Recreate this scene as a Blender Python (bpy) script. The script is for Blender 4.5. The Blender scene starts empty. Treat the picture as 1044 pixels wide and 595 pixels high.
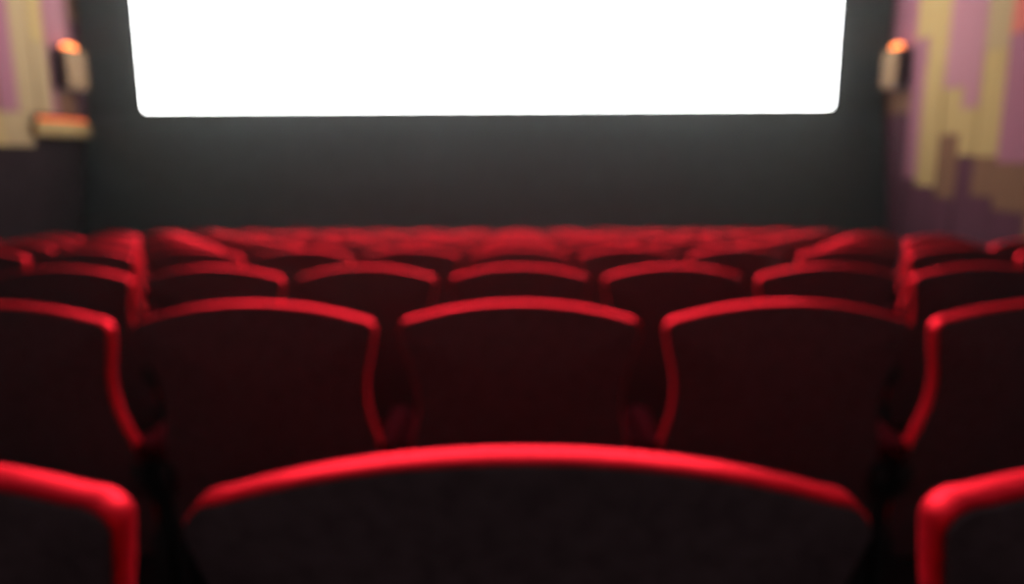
import bpy, bmesh, math, random
from mathutils import Vector, Matrix

scene = bpy.context.scene
C = scene.collection
R = math.radians

# ------------------------------------------------------------------ camera
CAM_Z = 1.134
cam_d = bpy.data.cameras.new('camera')
cam_d.sensor_width = 36.0
cam_d.lens = 754.0 / 1044.0 * 36.0
cam_d.clip_start = 0.01
cam_d.dof.use_dof = True                      # the phone is focused far too near: everything is soft
cam_d.dof.focus_distance = 0.10
cam_d.dof.aperture_fstop = 13.0
cam = bpy.data.objects.new('camera', cam_d)
C.objects.link(cam)
_th, _yaw, _roll = R(10.7), R(0.6), R(0.25)
_m = Matrix.Rotation(_yaw, 4, 'Z') @ Matrix.Rotation(R(90) - _th, 4, 'X') @ Matrix.Rotation(-_roll, 4, 'Z')
cam.matrix_world = Matrix.Translation((0, 0, CAM_Z)) @ _m
scene.camera = cam

# ------------------------------------------------------------------ world, exposure
w = bpy.data.worlds.new('dark_hall')
scene.world = w
w.use_nodes = True
w.node_tree.nodes['Background'].inputs['Color'].default_value = (0.0, 0.0, 0.0, 1)
w.node_tree.nodes['Background'].inputs['Strength'].default_value = 0.0
# thin haze added to give the screen its bloom
_hz = w.node_tree.nodes.new('ShaderNodeVolumeScatter')
_hz.inputs['Color'].default_value = (0.92, 1.0, 0.98, 1)
_hz.inputs['Density'].default_value = 0.0011
_hz.inputs['Anisotropy'].default_value = 0.87
w.node_tree.links.new(_hz.outputs[0], w.node_tree.nodes['World Output'].inputs['Volume'])
vs = scene.view_settings
vs.view_transform = 'Standard'
vs.look = 'None'
vs.exposure = 0.0
vs.gamma = 1.0
vs.use_curve_mapping = False
SCREEN_POWER = 12.0       # the lit screen is the main light of the hall
LAMP_POWER = 6.0

# ------------------------------------------------------------------ materials
def principled(name):
    m = bpy.data.materials.new(name)
    m.use_nodes = True
    nt = m.node_tree
    return m, nt, nt.nodes['Principled BSDF']

def noise_mix(nt, b, col, amount, scale, detail=4.0, stretch=None):
    tc = nt.nodes.new('ShaderNodeTexCoord')
    n = nt.nodes.new('ShaderNodeTexNoise')
    n.inputs['Scale'].default_value = scale
    n.inputs['Detail'].default_value = detail
    if stretch:
        mp = nt.nodes.new('ShaderNodeMapping')
        mp.inputs['Scale'].default_value = stretch
        nt.links.new(tc.outputs['Object'], mp.inputs['Vector'])
        nt.links.new(mp.outputs['Vector'], n.inputs['Vector'])
    else:
        nt.links.new(tc.outputs['Object'], n.inputs['Vector'])
    r = nt.nodes.new('ShaderNodeValToRGB')
    r.color_ramp.elements[0].position = 0.3
    r.color_ramp.elements[1].position = 0.7
    r.color_ramp.elements[0].color = tuple(c * (1 - amount) for c in col) + (1,)
    r.color_ramp.elements[1].color = tuple(min(1, c * (1 + amount)) for c in col) + (1,)
    nt.links.new(n.outputs['Fac'], r.inputs['Fac'])
    nt.links.new(r.outputs['Color'], b.inputs['Base Color'])
    return n

def bump(nt, b, n, strength, dist):
    bp = nt.nodes.new('ShaderNodeBump')
    bp.inputs['Strength'].default_value = strength
    bp.inputs['Distance'].default_value = dist
    nt.links.new(n.outputs['Fac'], bp.inputs['Height'])
    nt.links.new(bp.outputs['Normal'], b.inputs['Normal'])

def velvet(name, col, gloss, glossy_col, rough=0.5, sheen=0.0):
    """cloth with a matt body and a coloured forward-scattering nap"""
    m, nt, b = principled(name)
    n = noise_mix(nt, b, col, 0.18, 60.0)
    bump(nt, b, n, 0.25, 0.002)
    b.inputs['Roughness'].default_value = 0.9
    b.inputs['Specular IOR Level'].default_value = 0.0
    b.inputs['Sheen Weight'].default_value = sheen
    b.inputs['Sheen Roughness'].default_value = 0.3
    b.inputs['Sheen Tint'].default_value = (1.0, 0.02, 0.04, 1)
    g = nt.nodes.new('ShaderNodeBsdfGlossy')
    g.inputs['Color'].default_value = glossy_col + (1,)
    g.inputs['Roughness'].default_value = rough
    mx = nt.nodes.new('ShaderNodeMixShader')
    mx.inputs['Fac'].default_value = gloss
    nt.links.new(b.outputs[0], mx.inputs[1])
    nt.links.new(g.outputs[0], mx.inputs[2])
    nt.links.new(mx.outputs[0], nt.nodes['Material Output'].inputs['Surface'])
    return m

def plain(name, col, rough=0.6, amount=0.12, scale=8.0, spec=0.3, metal=0.0, stretch=None, bmp=0.0):
    m, nt, b = principled(name)
    n = noise_mix(nt, b, col, amount, scale, stretch=stretch)
    if bmp:
        bump(nt, b, n, bmp, 0.004)
    b.inputs['Roughness'].default_value = rough
    b.inputs['Specular IOR Level'].default_value = spec
    b.inputs['Metallic'].default_value = metal
    return m

def emitter(name, col, strength):
    m = bpy.data.materials.new(name)
    m.use_nodes = True
    nt = m.node_tree
    nt.nodes.clear()
    e = nt.nodes.new('ShaderNodeEmission')
    e.inputs['Color'].default_value = col + (1,)
    e.inputs['Strength'].default_value = strength
    o = nt.nodes.new('ShaderNodeOutputMaterial')
    nt.links.new(e.outputs[0], o.inputs['Surface'])
    return m

M = {
    'velvet': velvet('red_velvet', (0.60, 0.008, 0.019), 0.40, (0.86, 0.018, 0.034), 0.40, 1.0),
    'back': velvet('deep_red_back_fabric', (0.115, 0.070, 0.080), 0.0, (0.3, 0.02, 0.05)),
    'arm': velvet('armrest_fabric', (0.06, 0.005, 0.009), 0.0, (0.3, 0.02, 0.05)),
    'metal': plain('black_painted_steel', (0.02, 0.02, 0.022), 0.5, spec=0.4),
    'carpet': plain('dark_carpet', (0.035, 0.022, 0.026), 0.95, 0.35, 90.0, 0.05, bmp=0.4),
    'front': plain('dark_grey_wall_cloth', (0.036, 0.056, 0.052), 0.8, 0.12, 5.0, 0.2),
    'glow_apron': plain('charcoal_glow_apron', (0.019, 0.042, 0.043), 0.6, 0.12, 5.0, 0.5),
    'mask': plain('black_screen_masking', (0.02, 0.022, 0.022), 0.9, 0.1, 20.0, 0.1),
    'ceiling': plain('dark_ceiling_paint', (0.08, 0.075, 0.08), 0.9, 0.1, 4.0, 0.1),
    'base': plain('wall_backing', (0.06, 0.03, 0.045), 0.8, 0.1, 4.0, 0.1),
    'rear': plain('pale_grey_rear_wall', (0.12, 0.112, 0.11), 0.9, 0.08, 4.0, 0.0),
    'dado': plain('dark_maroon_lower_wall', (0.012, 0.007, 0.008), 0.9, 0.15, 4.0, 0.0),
    'screen': emitter('lit_projection_screen', (1.0, 1.0, 0.985), SCREEN_POWER),
    'lamp': emitter('orange_lamp_glass', (1.0, 0.22, 0.05), LAMP_POWER),
    'sconce': plain('tan_sconce_metal', (0.15, 0.095, 0.055), 0.8, 0.08, 10.0, 0.0),
    'sconce_shaded': plain('shaded_sconce_end', (0.05, 0.03, 0.05), 0.6),  # shade on the housing ends is put into this darker colour
}
PANEL = {}
for nm, col in {
    'mauve': (0.145, 0.058, 0.076), 'pink': (0.180, 0.082, 0.094), 'dim_plum': (0.048, 0.018, 0.026),
    'tan': (0.20, 0.136, 0.058), 'sand': (0.175, 0.122, 0.066), 'brown': (0.090, 0.046, 0.028),
    'salmon': (0.24, 0.065, 0.050),
}.items():
    PANEL[nm] = plain('wall_board_' + nm, col, 0.9, 0.10, 3.0, 0.0, stretch=(2, 2, 0.4))

# ------------------------------------------------------------------ helpers
def link(name, me, mat, parent=None):
    o = bpy.data.objects.new(name, me)
    C.objects.link(o)
    if mat is not None and not me.materials:
        me.materials.append(mat)
    if parent:
        o.parent = parent
    return o

def tag(o, label, cat, group=None):
    o['label'] = label
    o['category'] = cat
    if group:
        o['group'] = group
    return o

def structure(o):
    o['kind'] = 'structure'
    return o

def finish(bm, name, smooth=True):
    bmesh.ops.recalc_face_normals(bm, faces=bm.faces)
    me = bpy.data.meshes.new(name)
    bm.to_mesh(me)
    bm.free()
    if smooth:
        for p in me.polygons:
            p.use_smooth = True
        me.set_sharp_from_angle(angle=R(40))
    return me

def box_bm(bm, lo, hi):
    x0, y0, z0 = lo
    x1, y1, z1 = hi
    v = [bm.verts.new(p) for p in ((x0, y0, z0), (x1, y0, z0), (x1, y1, z0), (x0, y1, z0),
                                   (x0, y0, z1), (x1, y0, z1), (x1, y1, z1), (x0, y1, z1))]
    for f in ((0, 3, 2, 1), (4, 5, 6, 7), (0, 1, 5, 4), (1, 2, 6, 5), (2, 3, 7, 6), (3, 0, 4, 7)):
        bm.faces.new([v[i] for i in f])
    return v

def box(name, lo, hi, bevel=0.0, seg=2, smooth=False):
    bm = bmesh.new()
    box_bm(bm, lo, hi)
    if bevel:
        bmesh.ops.bevel(bm, geom=list(bm.edges), offset=bevel, segments=seg, affect='EDGES', profile=0.6)
    return finish(bm, name, smooth or bevel > 0)

def extrude_outline(name, rings):
    """rings: list of closed outlines (same count) from rear to front; capped with triangles fans."""
    bm = bmesh.new()
    vs_ = [[bm.verts.new(p) for p in ring] for ring in rings]
    n = len(rings[0])
    for a, b in zip(vs_, vs_[1:]):
        for i in range(n):
            j = (i + 1) % n
            bm.faces.new((a[i], a[j], b[j], b[i]))
    for ring in (vs_[0], vs_[-1]):
        c = bm.verts.new(sum((v.co for v in ring), Vector()) / n)
        for i in range(n):
            bm.faces.new((ring[i], ring[(i + 1) % n], c))
    return finish(bm, name)

# ------------------------------------------------------------------ the hall
WL, WR, WF, WB = -7.10, 5.95, 12.75, -1.9
CEIL = 7.2
ROW_Y = [0.533, 1.533, 2.677, 3.777, 4.88, 5.98, 7.08, 8.18, 9.28]
ROW_H = [0.214, 0.306, 0.405, 0.480, 0.576, 0.672, 0.768, 0.864, 0.960]
SEAT_TOP = 0.92
ROW_Z = [CAM_Z - h - SEAT_TOP for h in ROW_H]

bm = bmesh.new()
edges_y = [WB] + [ROW_Y[0] - 0.15] + [y - 0.15 for y in ROW_Y[1:]] + [ROW_Y[-1] + 1.0, WF]
levels = [ROW_Z[0] + 0.10] + ROW_Z + [ROW_Z[-1] - 0.06]
prof = []
for k, z in enumerate(levels):
    prof += [(edges_y[k], z), (edges_y[k + 1], z)]
va = [bm.verts.new((WL, y, z)) for y, z in prof]
vb = [bm.verts.new((WR, y, z)) for y, z in prof]
for i in range(len(prof) - 1):
    bm.faces.new((va[i], vb[i], vb[i + 1], va[i + 1]))
la = bm.verts.new((WL, WF, -1.4)); lb = bm.verts.new((WR, WF, -1.4))
ka = bm.verts.new((WL, WB, -1.4)); kb = bm.verts.new((WR, WB, -1.4))
bm.faces.new((va[-1], vb[-1], lb, la))
bm.faces.new((la, lb, kb, ka))
bm.faces.new((ka, kb, vb[0], va[0]))
structure(link('floor', finish(bm, 'floor', False), M['carpet']))

wall_front = structure(link('wall_front', box('wall_front', (WL - 0.2, WF, -1.4), (WR + 0.2, WF + 0.2, CEIL)), M['front']))
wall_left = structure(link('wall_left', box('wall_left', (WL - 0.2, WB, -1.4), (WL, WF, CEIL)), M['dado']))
wall_right = structure(link('wall_right', box('wall_right', (WR, WB, -1.4), (WR + 0.2, WF, CEIL)), M['base']))
wall_back = structure(link('wall_back', box('wall_back', (WL - 0.2, WB - 0.2, -1.4), (WR + 0.2, WB, CEIL)), M['rear']))
ceiling = structure(link('ceiling', box('ceiling', (WL - 0.2, WB - 0.2, CEIL), (WR + 0.2, WF + 0.2, CEIL + 0.2)), M['ceiling']))

# leaning apron below the screen: its slope is added to catch the screen's light
def quad_prism(name, pts_yz, x0, x1):
    bm = bmesh.new()
    a = [bm.verts.new((x0, y, z)) for y, z in pts_yz]
    b = [bm.verts.new((x1, y, z)) for y, z in pts_yz]
    n = len(pts_yz)
    for i in range(n):
        bm.faces.new((a[i], a[(i + 1) % n], b[(i + 1) % n], b[i]))
    bm.faces.new(a)
    bm.faces.new(b)
    return finish(bm, name, False)
structure(link('trim_1', quad_prism('glow_apron', [(12.36, 1.78), (12.70, 1.78), (12.70, -0.80), (11.75, -0.80)], WL + 0.05, WR - 0.05), M['glow_apron']))

# added cloth wings beside the screen, splayed to catch its light
def glow_wing(name, xa, ya, xb, yb):
    bm = bmesh.new()
    lo = [(xa, ya), (xb, yb), (xb, yb + 0.03), (xa, ya + 0.03)]
    a = [bm.verts.new((x, y, 1.775)) for x, y in lo]
    b = [bm.verts.new((x, y, CEIL)) for x, y in lo]
    for i in range(4):
        bm.faces.new((a[i], a[(i + 1) % 4], b[(i + 1) % 4], b[i]))
    bm.faces.new(a); bm.faces.new(b)
    return structure(link(name, finish(bm, name, False), M['front']))
glow_wing('trim_2', -6.23, 12.42, WL + 0.05, 12.35)
glow_wing('trim_3', 5.16, 12.42, WR - 0.05, 12.35)

# wall boards, each its own piece of the wall, proud of the backing by its own amount
random.seed(4)
board_mesh = {}
def board(parent, side, y0, y1, z0, z1, colour):
    X = WR if side > 0 else WL
    t = random.uniform(0.018, 0.040)
    g = 0.006
    key = colour
    if key not in board_mesh:
        me = box('panel', (-0.5, -0.5, -0.5), (0.5, 0.5, 0.5))
        me.materials.append(PANEL[colour])
        board_mesh[key] = me
    o = bpy.data.objects.new('panel', board_mesh[key])
    C.objects.link(o)
    o.parent = parent
    o.location = (X - side * t / 2, (y0 + y1) / 2, (z0 + z1) / 2)
    o.scale = (t, abs(y1 - y0) - g, abs(z1 - z0) - g)
    return o

TOP = CEIL - 0.02
def column(parent, side, y0, y1, cuts):
    """cuts: list of (z_low, colour) from the top down; each board reaches up to the previous cut."""
    zt = TOP
    for zl, colour in cuts:
        board(parent, side, y0, y1, zl, zt, colour)
        zt = zl

B0 = -0.74  # boards down here darkened: the wall's dimming is put into their colour
column(wall_right, 1, 12.70, 12.35, [(4.3, 'mauve'), (1.75, 'dim_plum'), (B0, 'dim_plum')])
column(wall_right, 1, 12.35, 11.60, [(4.0, 'tan'), (2.05, 'mauve'), (1.70, 'brown'), (0.70, 'dim_plum'), (B0, 'dim_plum')])
column(wall_right, 1, 11.60, 11.22, [(4.5, 'mauve'), (2.75, 'tan'), (1.95, 'mauve'), (0.72, 'mauve'), (B0, 'dim_plum')])
column(wall_right, 1, 11.22, 10.70, [(4.8, 'sand'), (2.30, 'tan'), (0.62, 'tan'), (B0, 'dim_plum')])
column(wall_right, 1, 10.70, 10.22, [(3.9, 'sand'), (1.97, 'pink'), (1.35, 'tan'), (0.48, 'brown'), (B0, 'dim_plum')])
column(wall_right, 1, 10.22, 9.86, [(3.7, 'tan'), (1.68, 'pink'), (1.06, 'tan'), (B0, 'dim_plum')])
column(wall_right, 1, 9.86, 9.37, [(4.2, 'mauve'), (2.36, 'sand'), (1.05, 'tan'), (0.55, 'brown'), (B0, 'dim_plum')])
column(wall_right, 1, 9.37, 8.75, [(4.4, 'pink'), (2.50, 'salmon'), (0.98, 'mauve'), (0.40, 'brown'), (B0, 'dim_plum')])

D0 = 1.25     # the boards of the left wall end above a dark lower wall
column(wall_left, -1, 12.70, 12.10, [(4.6, 'mauve'), (3.2, 'brown'), (1.72, 'dim_plum')])
column(wall_left, -1, 12.10, 11.62, [(4.2, 'tan'), (2.1, 'pink'), (1.72, 'brown')])
column(wall_left, -1, 11.62, 11.46, [(3.9, 'pink'), (1.72, 'mauve')])
column(wall_left, -1, 11.46, 11.14, [(4.7, 'mauve'), (2.75, 'tan'), (1.72, 'sand')])
column(wall_left, -1, 11.14, 10.70, [(3.6, 'tan'), (1.72, 'sand')])
column(wall_left, -1, 10.70, 10.30, [(4.4, 'tan'), (1.72, 'mauve')])
board(wall_left, -1, 10.30, 10.95, D0, 1.72, 'sand')
board(wall_left, -1, 9.60, 10.30, D0, 1.72, 'tan')
cols = ['mauve', 'tan', 'pink', 'sand', 'dim_plum', 'brown', 'mauve', 'tan']
for side, wall, ystart, zb in ((1, wall_right, 8.75, None), (-1, wall_left, 10.30, D0)):
    y = ystart
    k = 0
    while y > 2.2:
        wdt = random.choice((0.36, 0.5, 0.62, 0.75))
        yy = y - wdt
        cuts = []
        z = random.uniform(4.0, 4.9)
        while z > (0.6 if side > 0 else 2.2):
            cuts.append((z, cols[(k + len(cuts) * 3) % 8]))
            z -= random.uniform(0.7, 1.9)
        floor_here = max([zz for e, zz in zip(edges_y, levels) if e <= y])
        lowest = [lv for i, lv in enumerate(levels) if edges_y[i + 1] > yy and edges_y[i] < y]
        low = max(lowest) + 0.02 if side > 0 else (1.72 if yy >= 9.55 else D0)
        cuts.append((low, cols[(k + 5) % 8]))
        column(wall, side, y, yy, cuts)
        y = yy
        k += 1

# ------------------------------------------------------------------ the screen
SX0, SX1, SZ0, SZ1, SY = -6.15, 5.08, 1.825, 6.55, 12.40
scr = bpy.data.objects.new('cinema_screen', None)
C.objects.link(scr)
scr.location = ((SX0 + SX1) / 2, SY, SZ0)
tag(scr, 'huge glowing white cinema screen with rounded corners on the dark front wall', 'screen')
hw, hh, r = (SX1 - SX0) / 2, SZ1 - SZ0, 0.06
pts = []
for cx_, cz_, a0 in ((hw - r, r, -90), (hw - r, hh - r, 0), (-hw + r, hh - r, 90), (-hw + r, r, 180)):
    for k in range(7):
        a = R(a0 + 15 * k)
        pts.append((cx_ + r * math.cos(a), cz_ + r * math.sin(a)))
bm = bmesh.new()
fr = [bm.verts.new((x, 0.0, z)) for x, z in pts]
bk = [bm.verts.new((x, 0.02, z)) for x, z in pts]
bm.faces.new(fr); bm.faces.new(bk[::-1])
for i in range(len(pts)):
    j = (i + 1) % len(pts)
    bm.faces.new((fr[i], bk[i], bk[j], fr[j]))
link('screen_surface', finish(bm, 'screen_surface', False), M['screen'], scr)
# black masking: a frame behind and around the picture
bm = bmesh.new()
box_bm(bm, (-hw - 0.07, 0.021, -0.04), (hw + 0.07, 0.12, hh + 0.25))
link('masking', finish(bm, 'masking', False), M['mask'], scr)
for x in (-hw + 0.8, 0, hw - 0.8):
    link('support_post', box('support_post', (x - 0.06, 0.12, 0.1), (x + 0.06, WF - SY - 0.01, hh)), M['metal'], scr)

# ------------------------------------------------------------------ wall sconces
def sconce(side, y0, y1, z0, z1, label):
    X = WR if side > 0 else WL
    s = -side                                  # into the room
    root = bpy.data.objects.new('wall_sconce', None)
    C.objects.link(root)
    root.location = (X + s * 0.04, (y0 + y1) / 2, z0)
    tag(root, label, 'wall lamp', 'box lamps on the side walls')
    hy, h = (y1 - y0) / 2, z1 - z0
    def bx(n, x0, x1, ya, yb, za, zb, m, bev=0.0, par=root):
        lo = (min(s * x0, s * x1), ya, za); hi = (max(s * x0, s * x1), yb, zb)
        return link(n, box(n, lo, hi, bev), m, par)
    bx('back_plate', 0.0, 0.02, -hy - 0.02, hy + 0.02, -0.03, h + 0.02, M['sconce_shaded'], 0.004)
    # open-topped shade: front leaf, two ends coloured as shaded, floor
    bx('front_leaf', 0.175, 0.20, -hy, hy, 0.0, h, M['sconce'], 0.006)
    bx('end_cap', 0.02, 0.176, -hy, -hy + 0.025, 0.0, h, M['sconce_shaded'], 0.004)
    bx('end_cap', 0.02, 0.176, hy - 0.025, hy, 0.0, h, M['sconce_shaded'], 0.004)
    bx('bottom_plate', 0.02, 0.176, -hy + 0.024, hy - 0.024, 0.0, 0.02, M['sconce_shaded'], 0.004)
    # lamp tube standing a little proud of the rim
    bm = bmesh.new()
    bmesh.ops.create_uvsphere(bm, u_segments=16, v_segments=10, radius=1.0)
    bmesh.ops.scale(bm, vec=(0.06, hy * 0.72, 0.075), verts=bm.verts)
    bmesh.ops.translate(bm, vec=(s * 0.105, 0, h + 0.015), verts=bm.verts)
    link('bulb', finish(bm, 'bulb'), M['lamp'], root)
    bm = bmesh.new()
    box_bm(bm, (s * 0.105 - 0.02, -0.03, 0.019), (s * 0.105 + 0.02, 0.03, h - 0.05))
    link('lamp_holder', finish(bm, 'lamp_holder', False), M['sconce_shaded'], root)
    return root
sconce(1, 11.68, 12.16, 2.09, 2.66, 'tan box lamp glowing orange at its top on the right wall')
sconce(-1, 11.60, 12.14, 2.13, 2.72, 'tan box lamp glowing orange at its top on the left wall')

# ------------------------------------------------------------------ lit ledge on the left wall
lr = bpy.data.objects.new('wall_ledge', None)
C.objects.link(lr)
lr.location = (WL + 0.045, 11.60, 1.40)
tag(lr, 'tan rounded ledge with an orange streak of light under the left wall lamp', 'ledge')
bm = bmesh.new()
rings = []
for k in range(11):
    t = -1 + 2 * k / 10
    dpt = 0.05 + 0.10 * math.sqrt(max(0.0, 1 - t * t * 0.98))
    y = t * 0.70
    rings.append([(0, y, 0.0), (dpt * 0.8, y, 0.0), (dpt, y, 0.05), (dpt, y, 0.17), (dpt * 0.85, y, 0.22), (0, y, 0.22)])
vs_ = [[bm.verts.new(p) for p in ring] for ring in rings]
for a, b in zip(vs_, vs_[1:]):
    for i in range(6):
        bm.faces.new((a[i], a[(i + 1) % 6], b[(i + 1) % 6], b[i]))
bm.faces.new(vs_[0]); bm.faces.new(vs_[-1][::-1])
link('ledge_body', finish(bm, 'ledge_body'), PANEL['tan'], lr)
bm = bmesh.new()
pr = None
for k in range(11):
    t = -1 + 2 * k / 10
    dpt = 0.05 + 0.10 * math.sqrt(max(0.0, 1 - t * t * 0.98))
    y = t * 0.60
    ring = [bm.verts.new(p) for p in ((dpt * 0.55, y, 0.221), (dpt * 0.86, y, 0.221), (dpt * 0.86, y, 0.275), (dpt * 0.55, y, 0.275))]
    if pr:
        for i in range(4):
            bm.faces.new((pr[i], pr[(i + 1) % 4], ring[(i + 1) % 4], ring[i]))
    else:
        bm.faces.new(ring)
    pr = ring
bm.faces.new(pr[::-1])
lo = link('glow_streak', finish(bm, 'glow_streak', False), emitter('orange_streak', (1.0, 0.13, 0.03), 1.1), lr)  # emissive strip added to make the orange streak of light on the ledge
lo['label'] = 'orange glowing streak along the ledge'

# ------------------------------------------------------------------ cinema seats
PITCH = 0.56
LEAN = R(14)

def half_width(d):
    """half width of the back at distance d below the top corner"""
    pts_ = [(0.0, 0.255), (0.05, 0.245), (0.10, 0.231), (0.15, 0.224), (0.20, 0.226), (0.26, 0.238), (0.32, 0.250), (0.40, 0.256), (0.70, 0.250)]
    for (a, wa), (b, wb) in zip(pts_, pts_[1:]):
        if d <= b:
            t = (d - a) / (b - a)
            return wa + (wb - wa) * t
    return pts_[-1][1]

def back_outline(inset=0.0, bottom=0.68):
    """closed outline in (x, d): d = distance below the crown of the back"""
    rise = 0.046
    rc = 0.030
    W = half_width(0.0)
    n = 16
    top = []
    for k in range(n + 1):                      # left to right along the crown
        x = -(W - rc) + 2 * (W - rc) * k / n
        top.append((x, rise * abs(x / W) ** 2.1))
    dc = rise * ((W - rc) / W) ** 2.1
    right = []
    for k in range(1, 6):                       # rounded corner
        a = R(90 - 17 * k - 5)
        right.append((W - rc + rc * math.cos(a), dc + rc - rc * math.sin(a)))
    d0 = right[-1][1]
    for k in range(1, 19):
        d = d0 + (bottom - d0) * k / 18
        right.append((half_width(d - d0), d))
    pts_ = top + right + [(-x, d) for x, d in reversed(right)]
    if inset:
        q = []
        N = len(pts_)
        for i in range(N):
            p0, p1, p2 = Vector(pts_[i - 1]), Vector(pts_[i]), Vector(pts_[(i + 1) % N])
            t = (p2 - p0)
            nrm = Vector((-t.y, t.x))
            if nrm.length > 0:
                nrm.normalize()
            q.append(tuple(p1 + nrm * inset))
        pts_ = q
    return pts_

CR = Vector((0, 0.0, SEAT_TOP))                 # crown of the back, seat origin on the floor below it
def on_back(x, d, y):
    """x across, d down the leaning back, y forward of its rear face"""
    return (x, CR.y + d * math.sin(LEAN) + y * math.cos(LEAN), CR.z - d * math.cos(LEAN) + y * math.sin(LEAN) * 0.0 - 0.0)

def ring(inset, y, bottom=0.68):
    return [on_back(x, d, y) for x, d in back_outline(inset, bottom)]

# padded back: a soft roll round the edge, puffed in front
mesh_backrest = extrude_outline('backrest', [ring(0.006, 0.010), ring(0.0015, 0.011), ring(0.0, 0.015), ring(0.0, 0.041),
                                             ring(0.005, 0.052), ring(0.018, 0.062), ring(0.06, 0.074)])
mesh_back_panel = extrude_outline('back_panel', [ring(0.008, 0.003, 0.675), ring(0.003, 0.006, 0.677), ring(0.003, 0.012, 0.677)])
mesh_backrest.materials.append(M['velvet'])
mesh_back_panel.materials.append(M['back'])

# thick seat cushion, slightly raised at the front
def cushion():
    bm = bmesh.new()
    box_bm(bm, (-0.215, 0.0, 0.0), (0.215, 0.40, 0.12))
    bmesh.ops.bevel(bm, geom=list(bm.edges), offset=0.038, segments=3, affect='EDGES', profile=0.6)
    bmesh.ops.rotate(bm, cent=(0, 0, 0), matrix=Matrix.Rotation(R(4), 3, 'X'), verts=bm.verts)
    bmesh.ops.translate(bm, vec=(0, 0.225, 0.255), verts=bm.verts)
    me = finish(bm, 'seat_cushion')
    me.materials.append(M['velvet'])
    return me
mesh_cushion = cushion()

def armrest():
    bm = bmesh.new()
    box_bm(bm, (-0.026, 0.10, 0.530), (0.026, 0.38, 0.575))
    bmesh.ops.bevel(bm, geom=list(bm.edges), offset=0.020, segments=3, affect='EDGES', profile=0.55)
    me = finish(bm, 'armrest')
    me.materials.append(M['arm'])
    return me
mesh_arm = armrest()

def standard():
    bm = bmesh.new()
    prof_ = [(0.09, 0.531), (0.36, 0.531), (0.36, 0.49), (0.27, 0.40), (0.25, 0.05), (0.33, 0.012), (0.33, 0.0), (0.09, 0.0), (0.09, 0.012), (0.15, 0.05), (0.15, 0.40), (0.09, 0.49)]
    a = [bm.verts.new((-0.014, y, z)) for y, z in prof_]
    b = [bm.verts.new((0.014, y, z)) for y, z in prof_]
    n = len(prof_)
    for i in range(n):
        bm.faces.new((a[i], a[(i + 1) % n], b[(i + 1) % n], b[i]))
    bm.faces.new(a[::-1]); bm.faces.new(b)
    me = finish(bm, 'support_leg', False)
    me.materials.append(M['metal'])
    return me
mesh_leg = standard()
mesh_rod = box('crossbar', (-0.238, 0.20, 0.217), (0.238, 0.235, 0.253), 0.006)
mesh_rod.materials.append(M['metal'])

ORD = ['nearest', 'second', 'third', 'fourth', 'fifth', 'sixth', 'seventh', 'eighth', 'farthest']
NUM = ['zero', 'one', 'two', 'three', 'four', 'five', 'six', 'seven', 'eight']
RANGE = [(-1, 1), (-2, 2), (-3, 3), (-5, 5), (-6, 6), (-8, 6), (-8, 6), (-8, 6), (-8, 6)]

for r_, (a, b) in enumerate(RANGE):
    for c in range(a, b + 1):
        root = bpy.data.objects.new('cinema_chair', None)
        C.objects.link(root)
        root.location = (c * PITCH + (0.004 if r_ == 0 else 0.0), ROW_Y[r_] - 0.055, ROW_Z[r_])
        row = f'{ORD[r_]} row ahead' if r_ not in (0, 8) else f'{ORD[r_]} row'
        if c == 0:
            where = 'in the middle column'
        elif abs(c) == 1:
            where = f"directly {'left' if c < 0 else 'right'} of the middle chair"
        else:
            where = f"{NUM[abs(c)]} places {'left' if c < 0 else 'right'} of the middle chair"
        tag(root, f'red cinema chair in the {row}, {where}', 'chair', 'rows of red cinema chairs facing the screen')
        link('backrest', mesh_backrest, None, root)
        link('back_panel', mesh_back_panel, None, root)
        link('seat_cushion', mesh_cushion, None, root)
        link('crossbar', mesh_rod, None, root)
        for sx in (-1, 1):
            o = link('armrest', mesh_arm, None, root); o.location.x = sx * 0.250
            o = link('support_leg', mesh_leg, None, root); o.location.x = sx * 0.250
